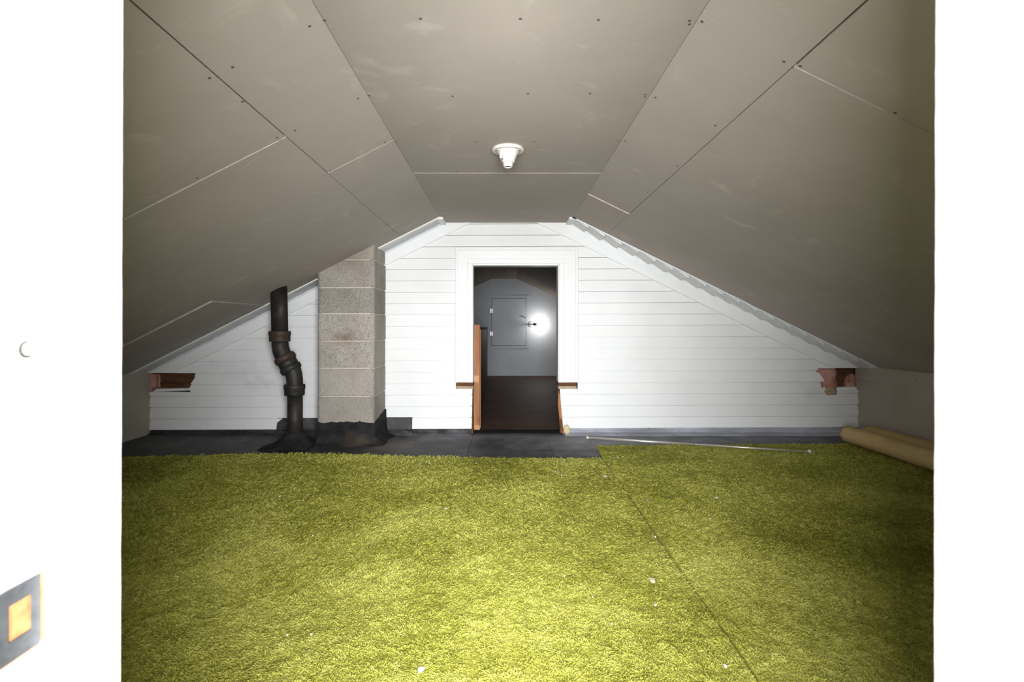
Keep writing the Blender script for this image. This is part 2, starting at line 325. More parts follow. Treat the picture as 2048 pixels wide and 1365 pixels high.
for sd, z in zones:
    q = under([W(*p) for p in z], -.0, -.0)
    q = [(x, max(zz, 0.0)) for x, zz in q]
    if len(q) > 2: addprism(bm, q, D+.005, D+.095)
fin('sheathing', bm, wb, m_wood)
for k in range(0, 19):
    groups = {'L': [], 'R': [], 'T': []}
    (xa, za), (xb, zb) = W(302, cline(k, 302)), W(1714, cline(k, 1714)); m = (zb-za)/(xb-xa); c0 = za - m*xa
    (_, za1) = W(302, cline(k+1, 302)); c1 = za1 - m*xa - .0010
    for sd, z in zones:
        q = [W(*p) for p in z]
        q = clip(q, m, -1, -c0); q = clip(q, -m, 1, c1) if q else []
        q = under(q, FL-.012, FR-.012) if q else []
        if q: groups[sd].append(q)
    sets = [groups['L']+groups['T']+groups['R']] if groups['T'] else [groups['L'], groups['R']]
    dj = random.uniform(-.0012, .0012)
    for st in sets:
        if not st: continue
        bm = bmesh.new()
        for q in st:
            qc = clip(q, -m, 1, c1 - (.0060 if k < 10 else .0034))
            addprism(bm, q, D+.0035, D+.006)
            if not qc: continue
            q = qc
            a = [bm.verts.new((x, D - .0080 - .0130*(1-(z-(m*x+c0))/(c1-c0)) + dj, z)) for x, z in q]
            b = [bm.verts.new((x, D + .006, z)) for x, z in q]
            bm.faces.new(a); bm.faces.new(b[::-1]); n = len(q)
            for i in range(n): bm.faces.new((a[i], b[i], b[(i+1) % n], a[(i+1) % n]))
        fin('clapboard', bm, wb, m_side)
# cavity behind the two holes under the eaves
def lumpy(name, poly, y0, y1, parent, mt, amp=.012, sub=3):
    bm = bmesh.new(); addprism(bm, poly, y0, y1); bmesh.ops.triangulate(bm, faces=bm.faces)
    bmesh.ops.subdivide_edges(bm, edges=bm.edges, cuts=sub, use_grid_fill=True)
    for v in bm.verts:
        d = mnoise.noise_vector(v.co*28) * amp + mnoise.noise_vector(v.co*70)*amp*.4; v.co += d
    return fin(name, bm, parent, mt, True)
R4 = lambda a, b, c, d: [W(a, d), W(c, d), W(c, b), W(a, b)]
prism('cavity_board', R4(296, 742, 398, 768), D+.085, D+.105, wb, m_wood); prism('cavity_board', R4(296, 769, 398, 790), D+.075, D+.10, wb, m_wood)
prism('cavity_board', R4(1626, 730, 1718, 747), D+.07, D+.09, wb, m_wood); prism('cavity_board', R4(1626, 748, 1718, 795), D+.085, D+.105, wb, m_wood)
prism('cut_ledge', [W(307,784), W(383,781), W(381,777), W(314,778)], D-.008, D+.06, wb, m_side)
prism('cut_ledge', [W(1652,781), W(1713,781), W(1712,774), W(1668,775)], D-.006, D+.06, wb, m_trim)
lumpy('insulation', [W(301,793), W(304,776), W(314,779), W(311,762), W(313,750), W(301,748)], D-.004, D+.05, wb, m_pink, .007)
lumpy('insulation', [W(1644,786), W(1668,786), W(1671,768), W(1668,752), W(1670,738), W(1630,738), W(1634,752), W(1643,768)], D-.014, D+.04, wb, m_pink, .009)
lumpy('insulation', [W(1692,778), W(1713,779), W(1712,752), W(1705,748), W(1698,760)], D+.01, D+.06, wb, m_pink, .009)
lumpy('torn_board', [W(1645,783), W(1652,790), W(1668,789), W(1671,782), W(1660,775), W(1650,776)], D-.024, D-.004, wb, m_tanp, .004)
# membrane turned up the foot of the wall
def upstand(x0, x1, top, fwd, mt, n=24):
    bm = bmesh.new(); rows = []
    for i in range(n+1):
        x = x0 + (x1-x0)*i/n; w_ = mnoise.noise((x*3, 1, 2))*.012
        pts = [(D-.0005, top+.004), (D-.004-abs(w_)*.4, top*.7), (D-.022+w_*.6, top*.3), (D-fwd+w_, .0015), (D-fwd+w_, -.003), (D+.02, -.003), (D+.02, top)]
        rows.append([bm.verts.new((x, y, z)) for y, z in pts])
    for a, b in zip(rows, rows[1:]):
        for i in range(len(a)): bm.faces.new((a[i], b[i], b[(i+1) % 7], a[(i+1) % 7]))
    bm.faces.new(rows[0]); bm.faces.new(rows[-1][::-1])
    return fin('membrane_upstand', bm, floor, mt, False)
zb_ = W(0, 856)[1]
upstand(W(1128,0)[0], XK-.001, zb_+.006, .085, m_ups); upstand(-XK+.001, W(560,0)[0], zb_-.012, .05, m_mem); upstand(W(824,0)[0], W(943,0)[0], zb_+.004, .06, m_mem)
upstand(W(768,0)[0], W(826,0)[0], W(0,834)[1], .07, m_mem, 6); upstand(W(555,0)[0], W(640,0)[0], W(0,837)[1], .09, m_mem, 8)

# ---- rake trims
def rake(name, side, label):
    t = empty(name, (side*1.7, D, 1.0)); tag(t, label, 'trim', kind='structure')
    S = SL if side < 0 else SR; zf = zl if side < 0 else zr; X0 = XL if side < 0 else XR; fr = FL if side < 0 else FR
    def band(d0, d1, xe, xt):                           # strip parallel to the slope, from eave xe to top xt, drops d0 < d1
        q = [(xe, zf(xe)-d1), (xe, zf(xe)-d0), (xt, zf(xt)-d0), (xt, zf(xt)-d1)]
        return q
    xe = side*(XK + .0); lowz = W(0, 746 if side < 0 else 736)[1]
    big = [(side*3.2, -1), (side*3.2, 3), (0, 3), (0, -1)]
    def strip(d0, d1):
        q = [(x, z) for x, z in [(side*XK, 0.2), (side*XK, 2.2), (side*.02, 2.2), (side*.02, 0.2)]]
        q = clip(q, (-SL if side < 0 else SR), 1, (ZC-SL*XL if side < 0 else ZC+SR*XR)-d0)
        q = clip(q, (SL if side < 0 else -SR), -1, -((ZC-SL*XL if side < 0 else ZC+SR*XR)-d1))
        q = clip(q, 0, 1, ZC+.001); return clip(q, 0, -1, -lowz)
    prism('frieze_board', strip(-.004, fr), D-.026, D+.004, t, m_trim)
    prism('bed_moulding', strip(fr-.020, fr+.003), D-.036, D-.0050, t, m_trim, .002)
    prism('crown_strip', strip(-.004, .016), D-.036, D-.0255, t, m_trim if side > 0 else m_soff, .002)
    return t, zf, S, X0
tl, zfL, SLx, _ = rake('trim_1', -1, 'white rake trim with greyed soffit along the slope behind the chimney')
tr, zfR, SRx, _ = rake('trim_2', 1, 'white rake trim with painted shingle ends along the slope above the carpet roll')
def soffit(name, xa, xb, zf, n, ya, yb, da, db, parent, mt, thick=.012, fdrop=.0):
    bm = bmesh.new(); vs = []
    for x, d in ((xa, da), (xb, db)):
        b0 = Vector((x, 0, zf(x)))
        for y, dd in ((ya, d+fdrop), (yb, d)):
            for t_ in (0, thick): vs.append(bm.verts.new(b0 + Vector((0, y, 0)) + n*(dd - t_)))
    a = vs
    for f in ((0,2,6,4), (1,5,7,3), (0,4,5,1), (2,3,7,6), (0,1,3,2), (4,6,7,5)): bm.faces.new([a[i] for i in f])
    return fin(name, bm, parent, mt)
# left: long grey boards; the eave end shows its dark underside
xs = [-2.93, -2.28, -1.52, -1.05, -0.46]
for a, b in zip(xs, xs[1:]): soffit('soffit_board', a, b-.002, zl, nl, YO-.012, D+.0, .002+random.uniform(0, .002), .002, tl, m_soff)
soffit('edge_strip', -2.93, -0.46, zl, nl, YO-.02, YO+.03, .008, .008, tl, m_trim, .02)
# right: row of shingle ends, each stepped over the next
n_s = 18; x0, x1 = 0.53, 2.89
for i in range(n_s):
    a = x0 + (x1-x0)*i/n_s; b = x0 + (x1-x0)*(i+1)/n_s
    soffit('shingle_end', a+.002, b-.001, zr, nr, YO+.008+random.uniform(-.006, .006), D, .002, .022+random.uniform(-.003, .003), tr, m_shin, .012, random.uniform(-.001, .002))
soffit('edge_strip', 0.53, 2.91, zr, nr, YO-.012, YO+.006, .009, .009, tr, m_trim, .018)
# small blocks where both rakes meet the flat ceiling
box('return_block', (XL-.02, YO-.012, ZC-.02), (XL+.028, D, ZC+.004), tl, m_trim, .003); box('return_block', (XR-.03, YO-.012, ZC-.02), (XR+.03, D, ZC+.004), tr, m_trim, .003)

# ---- window-style casing round the cut opening
tc_ = empty('trim_3', (0.1, D, 0.4)); tag(tc_, 'white window casing left above the cut doorway', 'trim', kind='structure')
OL, OR_, OT = W(946,0)[0], W(1117,0)[0], W(0,529)[1]
CL, CR, CT, CB = W(912,0)[0], W(1155,0)[0], W(0,497)[1], W(0,765)[1]
box('side_casing', (CL, D-.024, CB), (OL-.0, D+.01, CT), tc_, m_trim, .003); box('side_casing', (OR_, D-.024, CB), (CR, D+.01, CT), tc_, m_trim, .003)
box('head_casing', (CL, D-.025, OT), (CR, D+.01, CT), tc_, m_trim, .003)
box('back_band', (CL-.004, D-.036, CB), (CL+.02, D-.02, CT+.004), tc_, m_trim, .004, 2); box('back_band', (CR-.02, D-.036, CB), (CR+.004, D-.02, CT+.004), tc_, m_trim, .004, 2)
box('back_band', (CL-.004, D-.037, CT-.02), (CR+.004, D-.02, CT+.005), tc_, m_trim, .004, 2)
box('inner_stop', (OL-.046, D-.031, CB), (OL-.0, D-.02, OT+.0), tc_, m_trim, .003); box('inner_stop', (OR_, D-.031, CB), (OR_+.046, D-.02, OT), tc_, m_trim, .003)
box('inner_stop', (OL-.046, D-.0315, OT), (OR_+.046, D-.02, OT+.046), tc_, m_trim, .003)
box('jamb_liner', (OL-.012, D-.02, CB), (OL+.003, D+.11, OT), tc_, m_trim, .002); box('jamb_liner', (OR_-.006, D-.02, CB), (OR_+.012, D+.11, OT), tc_, m_trim, .002)
box('head_liner', (OL-.012, D-.02, OT-.012), (OR_+.012, D+.11, OT+.012), tc_, m_trim, .002)
for a, b in ((CL+.002, OL+.004), (OR_-.004, CR-.008)):
    box('sill_stub', (a, D+.006, W(0,772)[1]), (b, D+.10, CB+.004), tc_, m_wood)
    box('sill_lip', (a, D-.012, W(0,778)[1]), (b, D+.09, W(0,772.5)[1]), tc_, m_tanp, .002)
# splintered sheathing on the right cut edge
prism('splintered_board', [W(1117,780), W(1121,800), W(1123,822), W(1131,848), W(1128,868), W(1121,871), W(1119,838), W(1116,810)], D-.004, D+.08, wb, m_stud)
prism('splintered_board', [W(1120,838), W(1124,838), W(1126,872), W(1120,872)], D-.014, D+.05, wb, m_wood)
prism('splintered_board', [W(943,778), W(946,778), W(945.5,815), W(947,868), W(942,868), W(941.5,820)], D-.006, D+.09, wb, m_wood)
foam = lumpy('foam_scrap', [W(1127,850), W(1134,848), W(1139,855), W(1137,865), W(1132,868), W(1126,862)], D-.05, D-.02, None, m_yel, .003, 2)
tag(foam, 'yellowed chunk of foam lying at the foot of the cut doorway', 'foam scrap')
box('threshold_edge', (OL, D-.02, -.004), (OR_+.03, D+.12, .012), floor, m_tar, .003)

# ------------------------------------------------------------------ the far room
YF = 9.5; Y1 = D+.096
fl2 = box('floor.001', (-3.0, Y1, -.08), (3.0, YF+.1, 0.0), None, m_ply); tag(fl2, 'dirty brown plywood floor beyond the cut doorway', 'floor', kind='structure')
wf = box('wall_far', (-3.0, YF, 0), (3.0, YF+.08, 1.9), None, m_far); tag(wf, 'plain grey painted end wall of the far attic room', 'wall', kind='structure')
bm = bmesh.new(); zf2 = 1.755; xa2, xb2 = -.206, .215; S2 = .455
poly = [(-3.0, zf2-S2*(3.0+xa2)), (xa2, zf2), (xb2, zf2), (3.0, zf2-S2*(3.0-xb2)), (3.0, zf2-S2*(3.0-xb2)+.05), (xb2, zf2+.05), (xa2, zf2+.05), (-3.0, zf2-S2*(3.0+xa2)+.05)]
addprism(bm, poly, Y1, YF+.02); cf = fin('ceiling.001', bm, None, m_dark); tag(cf, 'brownish board ceiling of the far attic room', 'ceiling', kind='structure')
for x0, x1, a, b in ((-.206, .0, zf2, zf2), (.004, .215, zf2, zf2), (-3.0, -.21, zf2-S2*(3.0+xa2), zf2), (.219, 3.0, zf2, zf2-S2*(3.0-xb2))):
    for y0, y1 in ((Y1, 7.0), (7.004, YF)):
        bm = bmesh.new(); addprism(bm, [(x0, a-.012), (x1, b-.012), (x1, b+.001), (x0, a+.001)], y0, y1); fin('ceiling_board', bm, cf, m_fard)
for s, nm, lb in ((-1, 'wall_left.001', 'low side wall of the far room behind the half wall'), (1, 'wall_right.001', 'low side wall of the far room on the bulb side')):
    o = box(nm, (s*2.9 if s > 0 else -3.0, Y1, 0), (3.0 if s > 0 else -2.9, YF, .65), None, m_far); tag(o, lb, 'wall', kind='structure')
# wall above the opening, far side, so that no light slips past the eaves
# hatch
hx0, hz0, hx1, hz1 = P(983,692,YF).x, P(983,692,YF).z, P(1052,597,YF).x, P(1052,597,YF).z
h = empty('access_hatch', (hx0, YF-.01, hz0)); tag(h, 'grey flush access hatch with white hinges in the far end wall', 'hatch')
box('door_panel', (hx0+.004, YF-.012, hz0+.004), (hx1-.004, YF-.001, hz1-.004), h, m_far, .002)
box('hatch_gap', (hx0-.002, YF-.0022, hz0-.002), (hx1+.002, YF-.0005, hz1+.002), h, m_dark)
for a, b in (((hx0-.10, YF-.010, hz1+.002), (hx1+.055, YF-.0005, hz1+.045)), ((hx0-.05, YF-.010, hz0-.045), (hx1+.055, YF-.0005, hz0-.002)), ((hx1+.002, YF-.009, hz0-.001), (hx1+.055, YF-.0005, hz1+.001)), ((hx0-.05, YF-.009, hz0-.001), (hx0-.002, YF-.0005, hz1+.001))):
    box('hatch_frame', a, b, h, m_far)
for py in (622, 668):
    z = P(0, py, YF).z; hg = box('hinge', (hx0-.022, YF-.024, z-.04), (hx0+.022, YF-.012, z+.04), h, m_hw, .003); sweep('pin', [(hx0, YF-.026, z-.042), (hx0, YF-.026, z+.042)], [.007]*2, hg, m_hw, 10)
kz = P(0, 636, YF).z; sweep('knob', [(hx1-.01, YF-.015, kz), (hx1-.01, YF-.035, kz), (hx1-.01, YF-.045, kz), (hx1-.01, YF-.06, kz)], [.008, .008, .018, .012], h, m_zinc, 14)
# bare bulb
bc = P(1081, 649, 9.30)
lb = empty('wall_lamp', (bc.x, YF, bc.z)); tag(lb, 'bare lit light bulb in a socket on the grey far wall', 'lamp')
sweep('wall_plate', [(bc.x-.16, YF-.0, bc.z), (bc.x-.16, YF-.018, bc.z), (bc.x-.16, YF-.024, bc.z)], [.05, .05, .035], lb, m_zinc, 20)
sweep('arm', [(bc.x-.16, YF-.02, bc.z), (bc.x-.158, YF-.16, bc.z), (bc.x-.15, YF-.195, bc.z), (bc.x-.12, YF-.20, bc.z)], [.012]*4, lb, m_zinc, 12)
sweep('socket', [(bc.x-.13, bc.y, bc.z), (bc.x-.125, bc.y, bc.z), (bc.x-.06, bc.y, bc.z)], [.016, .022, .024], lb, m_iron, 16)
th = [i*math.pi/10 for i in range(11)]
sweep('bulb', [(bc.x-.065, bc.y, bc.z)] + [(bc.x - .048*math.cos(max(t, .45)), bc.y, bc.z) for t in th], [.018] + [.048*math.sin(max(t, .45)) + .0005 for t in th], lb, m_bulb, 20)
# half wall with its stud
hw = empty('half_wall', (-.23, 4.55, 0)); tag(hw, 'unfinished brown half wall with an orange pine stud inside the doorway', 'half wall')
a = P(946.5, 650, 4.5); b = P(960, 850, 4.5)
box('stud', (a.x, 4.47, b.z), (b.x, 4.51, a.z), hw, m_stud, .002); box('stud_foot', (a.x, 4.465, .0), (b.x, 4.515, b.z+.004), hw, m_stud2, .003)
box('stud_splice', (a.x+.004, 4.462, .41), (b.x-.006, 4.472, .47), hw, m_stud2, .002)
bm = bmesh.new()
xa, xb = -.206, -.296; v = [bm.verts.new(p) for p in ((xa, 4.50, 0), (xb, YF-.02, 0), (xb-.02, YF-.02, 0), (xa-.02, 4.50, 0), (xa, 4.50, .845), (xb, YF-.02, .845), (xb-.02, YF-.02, .845), (xa-.02, 4.50, .845))]
for f in ((0,3,2,1),(4,5,6,7),(0,1,5,4),(1,2,6,5),(2,3,7,6),(3,0,4,7)): bm.faces.new([v[i] for i in f])
fin('panel', bm, hw, m_pan)
box('edge_strip', (-.210, 4.498, 0.02), (-.198, 4.516, .86), hw, m_stud, .001)
bm = bmesh.new(); v = [bm.verts.new(p) for p in ((xa-.005, 4.53, .84), (xb+.004, YF-.02, .84), (xb-.06, YF-.02, .84), (xa-.05, 4.53, .84), (xa-.005, 4.53, .872), (xb+.004, YF-.02, .872), (xb-.06, YF-.02, .872), (xa-.05, 4.53, .872))]
for f in ((0,3,2,1),(4,5,6,7),(0,1,5,4),(1,2,6,5),(2,3,7,6),(3,0,4,7)): bm.faces.new([v[i] for i in f])
fin('cap_rail', bm, hw, m_wood)

# ------------------------------------------------------------------ chimney
ch = empty('chimney', (-1.18, 4.15, 0)); tag(ch, 'square chimney of stacked concrete blocks with a tarred foot', 'chimney')
cx0, cx1, cy0, cy1 = -1.395, -.968, 3.955, D-.0215
zs = [0, .155, .359, .569, .773, .977, 1.174, 1.38, 1.62]
def cut(bm):
    r = bmesh.ops.bisect_plane(bm, geom=list(bm.verts)+list(bm.edges)+list(bm.faces), plane_co=(XL, 0, ZC+.006), plane_no=(-SL, 0, 1), clear_outer=True)
    e = [x for x in r['geom_cut'] if isinstance(x, bmesh.types.BMEdge)]
    if e: bmesh.ops.holes_fill(bm, edges=e)
for i in range(8):
    bm = bmesh.new(); j = lambda: random.uniform(-.0025, .0025)
    addbox(bm, (cx0+j(), cy0+j(), zs[i]+.0035), (cx1+j(), cy1, zs[i+1]-.0035)); bmesh.ops.recalc_face_normals(bm, faces=bm.faces)
    ve = [e for e in bm.edges if abs(e.verts[0].co.z-e.verts[1].co.z) > .05 and e.verts[0].co.y < 4.1]
    bmesh.ops.bevel(bm, geom=ve, offset=.024, segments=3, affect='EDGES', profile=.5)
    he = [e for e in bm.edges if abs(e.verts[0].co.z-e.verts[1].co.z) < .01]
    bmesh.ops.bevel(bm, geom=he, offset=.004, segments=1, affect='EDGES')
    cut(bm); fin('block', bm, ch, m_blk)
bm = bmesh.new(); addbox(bm, (cx0+.006, cy0+.0045, 0), (cx1-.006, cy1, 1.6)); bmesh.ops.recalc_face_normals(bm, faces=bm.faces)
ve = [e for e in bm.edges if abs(e.verts[0].co.z-e.verts[1].co.z) > .5 and e.verts[0].co.y < 4.1]; bmesh.ops.bevel(bm, geom=ve, offset=.022, segments=3, affect='EDGES'); cut(bm)
fin('mortar', bm, ch, m_mor)
# tar skirt, ragged at the top
bm = bmesh.new(); path = []
N1, N2 = 60, 40
for i in range(N1+1): path.append((cx0 + (cx1-cx0)*i/N1, cy0, 0, -1, .160 + .010*math.sin(3.0*i/N1)))
for i in range(1, 7): t = i/7*math.pi/2; path.append((cx1, cy0, math.sin(t), -math.cos(t), .165))
for i in range(N2+1): path.append((cx1, cy0 + (cy1-cy0)*i/N2, 1, 0, .165 + .045*i/N2))
cols = []
for k, (x, y, nx, ny, top) in enumerate(path):
    rg = mnoise.noise((x*22, y*22, 3))*.010 + max(0, mnoise.noise((x*60, y*60, 8)))*.012
    fl_ = .055 + .02*mnoise.noise((x*6, y*6, 5))
    prof = [(.001, top+rg), (.007, top+rg-.006), (.010, .09), (.018, .045), (fl_*.6, .015), (fl_*1.3, .004), (fl_*1.4, -.002)]
    cols.append([bm.verts.new((x+nx*o, y+ny*o, z)) for o, z in prof])
for a, b in zip(cols, cols[1:]):
    for i in range(6): bm.faces.new((a[i], b[i], b[i+1], a[i+1]))
tar = fin('tar_skirt', bm, ch, m_tar, True)

# ------------------------------------------------------------------ cast iron vent stack
DP = 3.88
vp = empty('vent_stack', P(590, 892, DP)); tag(vp, 'black cast iron vent pipe with offset bends beside the block chimney', 'pipe')
def q(px, py): return P(px, py, DP)
K = DP/F
sweep('lower_pipe', [q(590, 893), q(590, 786)], [14.6*K]*2, vp, m_iron, 28)
def hub(px, py, hgt, r, r2, m, tilt=0.0):
    d = Vector((math.sin(tilt), 0, math.cos(tilt))); c = q(px, py); s = hgt*K
    offs = [(-.5, r2), (-.5, r*.93), (-.42, r*.95), (.05, r*.95), (.12, r), (.44, r), (.5, r*.96), (.5, r2)]
    return sweep('hub', [c + d*(o*s) + d*(1e-5*i) for i, (o, _) in enumerate(offs)], [x*K for _, x in offs], vp, m, 28)
hub(589, 780, 21, 20.5, 14, m_iron); hub(559.5, 673, 21, 21, 15.5, m_rust)
sweep('lower_bend', [q(590, 790), q(590, 775), q(589.5, 762), q(588, 750), q(584.5, 740), q(580, 731), q(577, 725)], [15*K, 15.2*K, 15.5*K, 16*K, 16.5*K, 16.5*K, 16.5*K], vp, m_iron, 28)
sweep('upper_bend', [q(560, 680), q(560.5, 692), q(563, 704), q(567, 713), q(571, 720), q(575, 727)], [15.5*K, 16*K, 16.5*K, 16.8*K, 16.5*K, 16*K], vp, m_iron, 28)
for px, py, r in ((570.5, 717.5, 21.5), (581.5, 737.5, 21)):
    c = q(px, py); d = Vector((.50, 0, -.866)); s = 5*K
    sweep('bell_ring', [c + d*(o*s) for o in (-1.25, -1.2, -.6, .6, 1.2, 1.25)], [15*K, (r-2)*K, r*K, r*K, (r-2)*K, 15*K], vp, m_rust if r > 21.2 else m_iron, 28)
sweep('bell', [q(572, 720), q(576, 727.5), q(581, 736)], [19.2*K, 18.6*K, 18.6*K], vp, m_iron, 28)
# upper pipe is sawn along the slope
bm = bmesh.new(); rings = []
a0, a1 = q(559.5, 664), q(557.5, 560)
for p in (a0, a1): rings.append([bm.verts.new(p + Vector((math.cos(2*math.pi*k/28), math.sin(2*math.pi*k/28), 0))*15.8*K) for k in range(28)])
for k in range(28): bm.faces.new((rings[0][k], rings[0][(k+1) % 28], rings[1][(k+1) % 28], rings[1][k]))
bm.faces.new(rings[0]); bm.faces.new(rings[1]); cut(bm); fin('upper_pipe', bm, vp, m_iron, False)
for p in vp.children[-1].data.polygons: p.use_smooth = abs(p.normal.z) < .3
bp = q(590, 892); bm = bmesh.new(); rings = []
for r, z in ((.056, .118), (.064, .115), (.075, .10), (.10, .065), (.15, .03), (.22, .008), (.25, -.001)):
    rings.append([bm.verts.new((min(bp.x + r*math.cos(2*math.pi*k/40)*(1+.12*mnoise.noise((k*.5, r*8, 1))), cx0-.004), min(bp.y + r*math.sin(2*math.pi*k/40), D-.03), z + .01*mnoise.noise((k*.4, r*20, 4))*(z > .005))) for k in range(40)])
for i in range(6):
    for k in range(40): bm.faces.new((rings[i][k], rings[i][(k+1) % 40], rings[i+1][(k+1) % 40], rings[i+1][k]))
fin('tar_collar', bm, vp, m_tar, True)

# ------------------------------------------------------------------ porcelain lampholder on the flat ceiling
fy = 2.52; fx = (1016-VX)*fy/F
lh = empty('ceiling_lampholder', (fx, fy, ZC)); tag(lh, 'empty white porcelain ceiling lampholder without a bulb', 'lampholder')
lathe('base', [(.070, .0), (.0755, -.003), (.0765, -.012), (.073, -.0165), (.066, -.018), (.060, -.016), (.050, -.017)], (fx, fy, ZC), lh, m_porc, 48)
lathe('body', [(.056, -.014), (.050, -.022), (.043, -.036), (.036, -.052), (.031, -.066), (.029, -.070), (.026, -.071)], (fx, fy, ZC), lh, m_porc, 48)
so = lathe('socket_rim', [(.024, -.066), (.0235, -.076), (.0225, -.085), (.0195, -.0905), (.0165, -.091), (.0155, -.088), (.0155, -.060)], (fx, fy, ZC), lh, m_porc, 40)
lathe('contact', [(.0154, -.0860), (.008, -.0855), (.003, -.0855)], (fx, fy, ZC), so, m_dark, 24)
for an in (-2.5, -.6): lathe('screw', [(.006, -.016), (.006, -.021), (.004, -.022), (.001, -.022)], (fx+.056*math.cos(an), fy+.056*math.sin(an), ZC), lh, m_zinc, 12)
box('chain_boss', (fx-.040, fy-.046, ZC-.062), (fx-.018, fy-.024, ZC-.03), lh, m_porc, .006, 2)
sweep('pull_cord', [(fx-.028, fy-.045, ZC-.045), (fx-.0275, fy-.048, ZC-.055), (fx-.0275, fy-.048, ZC-.17)], [.0010]*3, lh, m_nail, 6)

# ------------------------------------------------------------------ near doorway
HZ = 1.46
def lean(x, z): return (z-EYE)*(.0036 if x < 0 else .0021)
wfr = empty('wall_front', (0, .41, 0)); tag(wfr, 'white door wall the attic is seen through', 'wall', kind='structure')
JL, JR = -.343, .380; YA = .364; YB = .453
box('wall_panel', (-3.0, YA+.004, -.05), (JL-.018, YB, 1.9), wfr, m_trim); box('wall_panel', (JR+.018, YA+.004, -.05), (3.0, YB, 1.9), wfr, m_trim); box('wall_panel', (JL-.018, YA+.004, HZ), (JR+.018, YB, 1.9), wfr, m_trim)
def extr(name, prof, parent, mt, z0, z1, n, disp=None, sign=1):
    bm = bmesh.new(); rows = []
    for i in range(n+1):
        z = z0 + (z1-z0)*i/n; row = []
        for x, y in prof:
            p = Vector((x + lean(x, z), y, z))
            if disp: p.x += disp(p)
            row.append(bm.verts.new(p))
        rows.append(row)
    m = len(prof)
    for a, b in zip(rows, rows[1:]):
        for i in range(m): bm.faces.new((a[i], a[(i+1) % m], b[(i+1) % m], b[i]))
    bm.faces.new(rows[0][::-1]); bm.faces.new(rows[-1])
    return fin(name, bm, parent, mt, True)
def lump(p): return .00045*mnoise.noise((p.x*10, p.y*30, p.z*14)) + .0003*mnoise.noise((p.y*90, p.z*60, 2))
def arc(cx, cy, r, a0, a1, n=5): return [(cx+r*math.cos(math.radians(a0+(a1-a0)*i/n)), cy+r*math.sin(math.radians(a0+(a1-a0)*i/n))) for i in range(n+1)]
jl = empty('trim_4', (JL, .4, 0)); tag(jl, 'white painted door jamb carrying the black strike plate', 'trim', kind='structure')
extr('jamb', [(JL-.02, YA), (JL-.0025, YA), (JL-.0007, YA+.0007), (JL, YA+.0025), (JL, .39), (JL, YB), (JL-.02, YB)], jl, m_jamb, -.004, HZ, 160, lump)
SLx_ = -.3257
extr('door_stop', [(JL-.002, .4047)] + [(JL+.0125, .4047)] + arc(SLx_-.003, .4077, .003, -90, 0) + [(SLx_, .418), (SLx_, .432), (SLx_+.0002, .4515), (SLx_-.0006, .4528), (JL-.002, .4529)], jl, m_jamb, -.004, HZ, 160, lump)
box('casing', (JL-.085, YA-.016, 0), (JL-.0035, YA+.004, HZ+.08), jl, m_jamb, .003, 2)
jr = empty('trim_5', (JR, .4, 0)); tag(jr, 'white painted door jamb with a chipped dent near the top', 'trim', kind='structure')
extr('jamb', [(JR+.02, YA), (JR+.0025, YA), (JR+.0007, YA+.0007), (JR, YA+.0025), (JR, .39), (JR, YB), (JR+.02, YB)], jr, m_jamb, -.004, HZ, 160, lump)
SRx_ = .3637
def dent(p):
    d = ((p.y-.4300)/.0045)**2 + ((p.z-1.090)/.0105)**2
    return lump(p) + .0075*math.exp(-d*d) * (1 if p.x < .372 else 0) - .0012*math.exp(-((p.z-1.072)/.006)**2 - ((p.y-.428)/.004)**2)
extr('door_stop', [(JR+.002, .407), (JR-.012, .407)] + [(SRx_+.003+.003*math.cos(math.radians(a)), .410+.003*math.sin(math.radians(a))) for a in (270, 250, 230, 210, 190, 180)]
     + [(SRx_, .412+.0015*i) for i in range(1, 20)] + [(SRx_+.0002, .4445), (SRx_+.001, .449), (SRx_+.0035, .4518), (SRx_+.008, .4529), (JR+.002, .4529)], jr, m_jamb, -.004, HZ, 500, dent)
box('casing', (JR+.0035, YA-.016, 0), (JR+.085, YA+.004, HZ+.08), jr, m_jamb, .003, 2)
box('head_jamb', (JL-.018, YA, HZ-.001), (JR+.018, YB, HZ+.02), jr, m_jamb)
# strike plate
lz = lambda z: lean(-1, z)
sp = empty('strike_plate', (JL, .377, .672)); sp.parent = jl; sp.matrix_parent_inverse = Matrix.Translation(jl.location).inverted()
def spbox(nm, y0, y1, z0, z1, x0, x1, m, bev=.0006): return box(nm, (JL+lz(.67)+x0, y0, z0), (JL+lz(.67)+x1, y1, z1), sp, m, bev, 1)
bm = bmesh.new(); jx = JL+lz(.67)
for y0_, y1_, z0_, z1_ in ((.358, .3910, .6865, .698), (.358, .3910, .647, .661), (.3845, .3910, .661, .6865), (.358, .366, .661, .6865)): addbox(bm, (jx-.001, y0_, z0_), (jx+.0016, y1_, z1_))
fin('plate', bm, sp, m_strike)
spbox('latch_pocket', .3655, .3850, .660, .687, -.0035, .0004, m_rustw, 0)
spbox('rusted_edge', .3912, .3955, .6475, .6985, -.001, .0012, m_rustw); spbox('rusted_edge', .359, .3912, .6455, .6472, -.001, .0010, m_rustw, 0)
# bolt end in its hole
by, bz = .3803, .8636
bx = JL + lz(bz)
ft = sweep('bolt_hole', [(bx-.002, by, bz), (bx+.0004, by, bz), (bx+.0005, by, bz)], [.0062, .0062, .0052], jl, m_dark, 24)
sweep('bolt_end', [(bx-.001, by+.0010, bz+.0004), (bx+.0016, by+.0010, bz+.0004), (bx+.0020, by+.0010, bz+.0004)], [.0047, .0047, .0040], jl, m_zinc, 9, smooth=False)

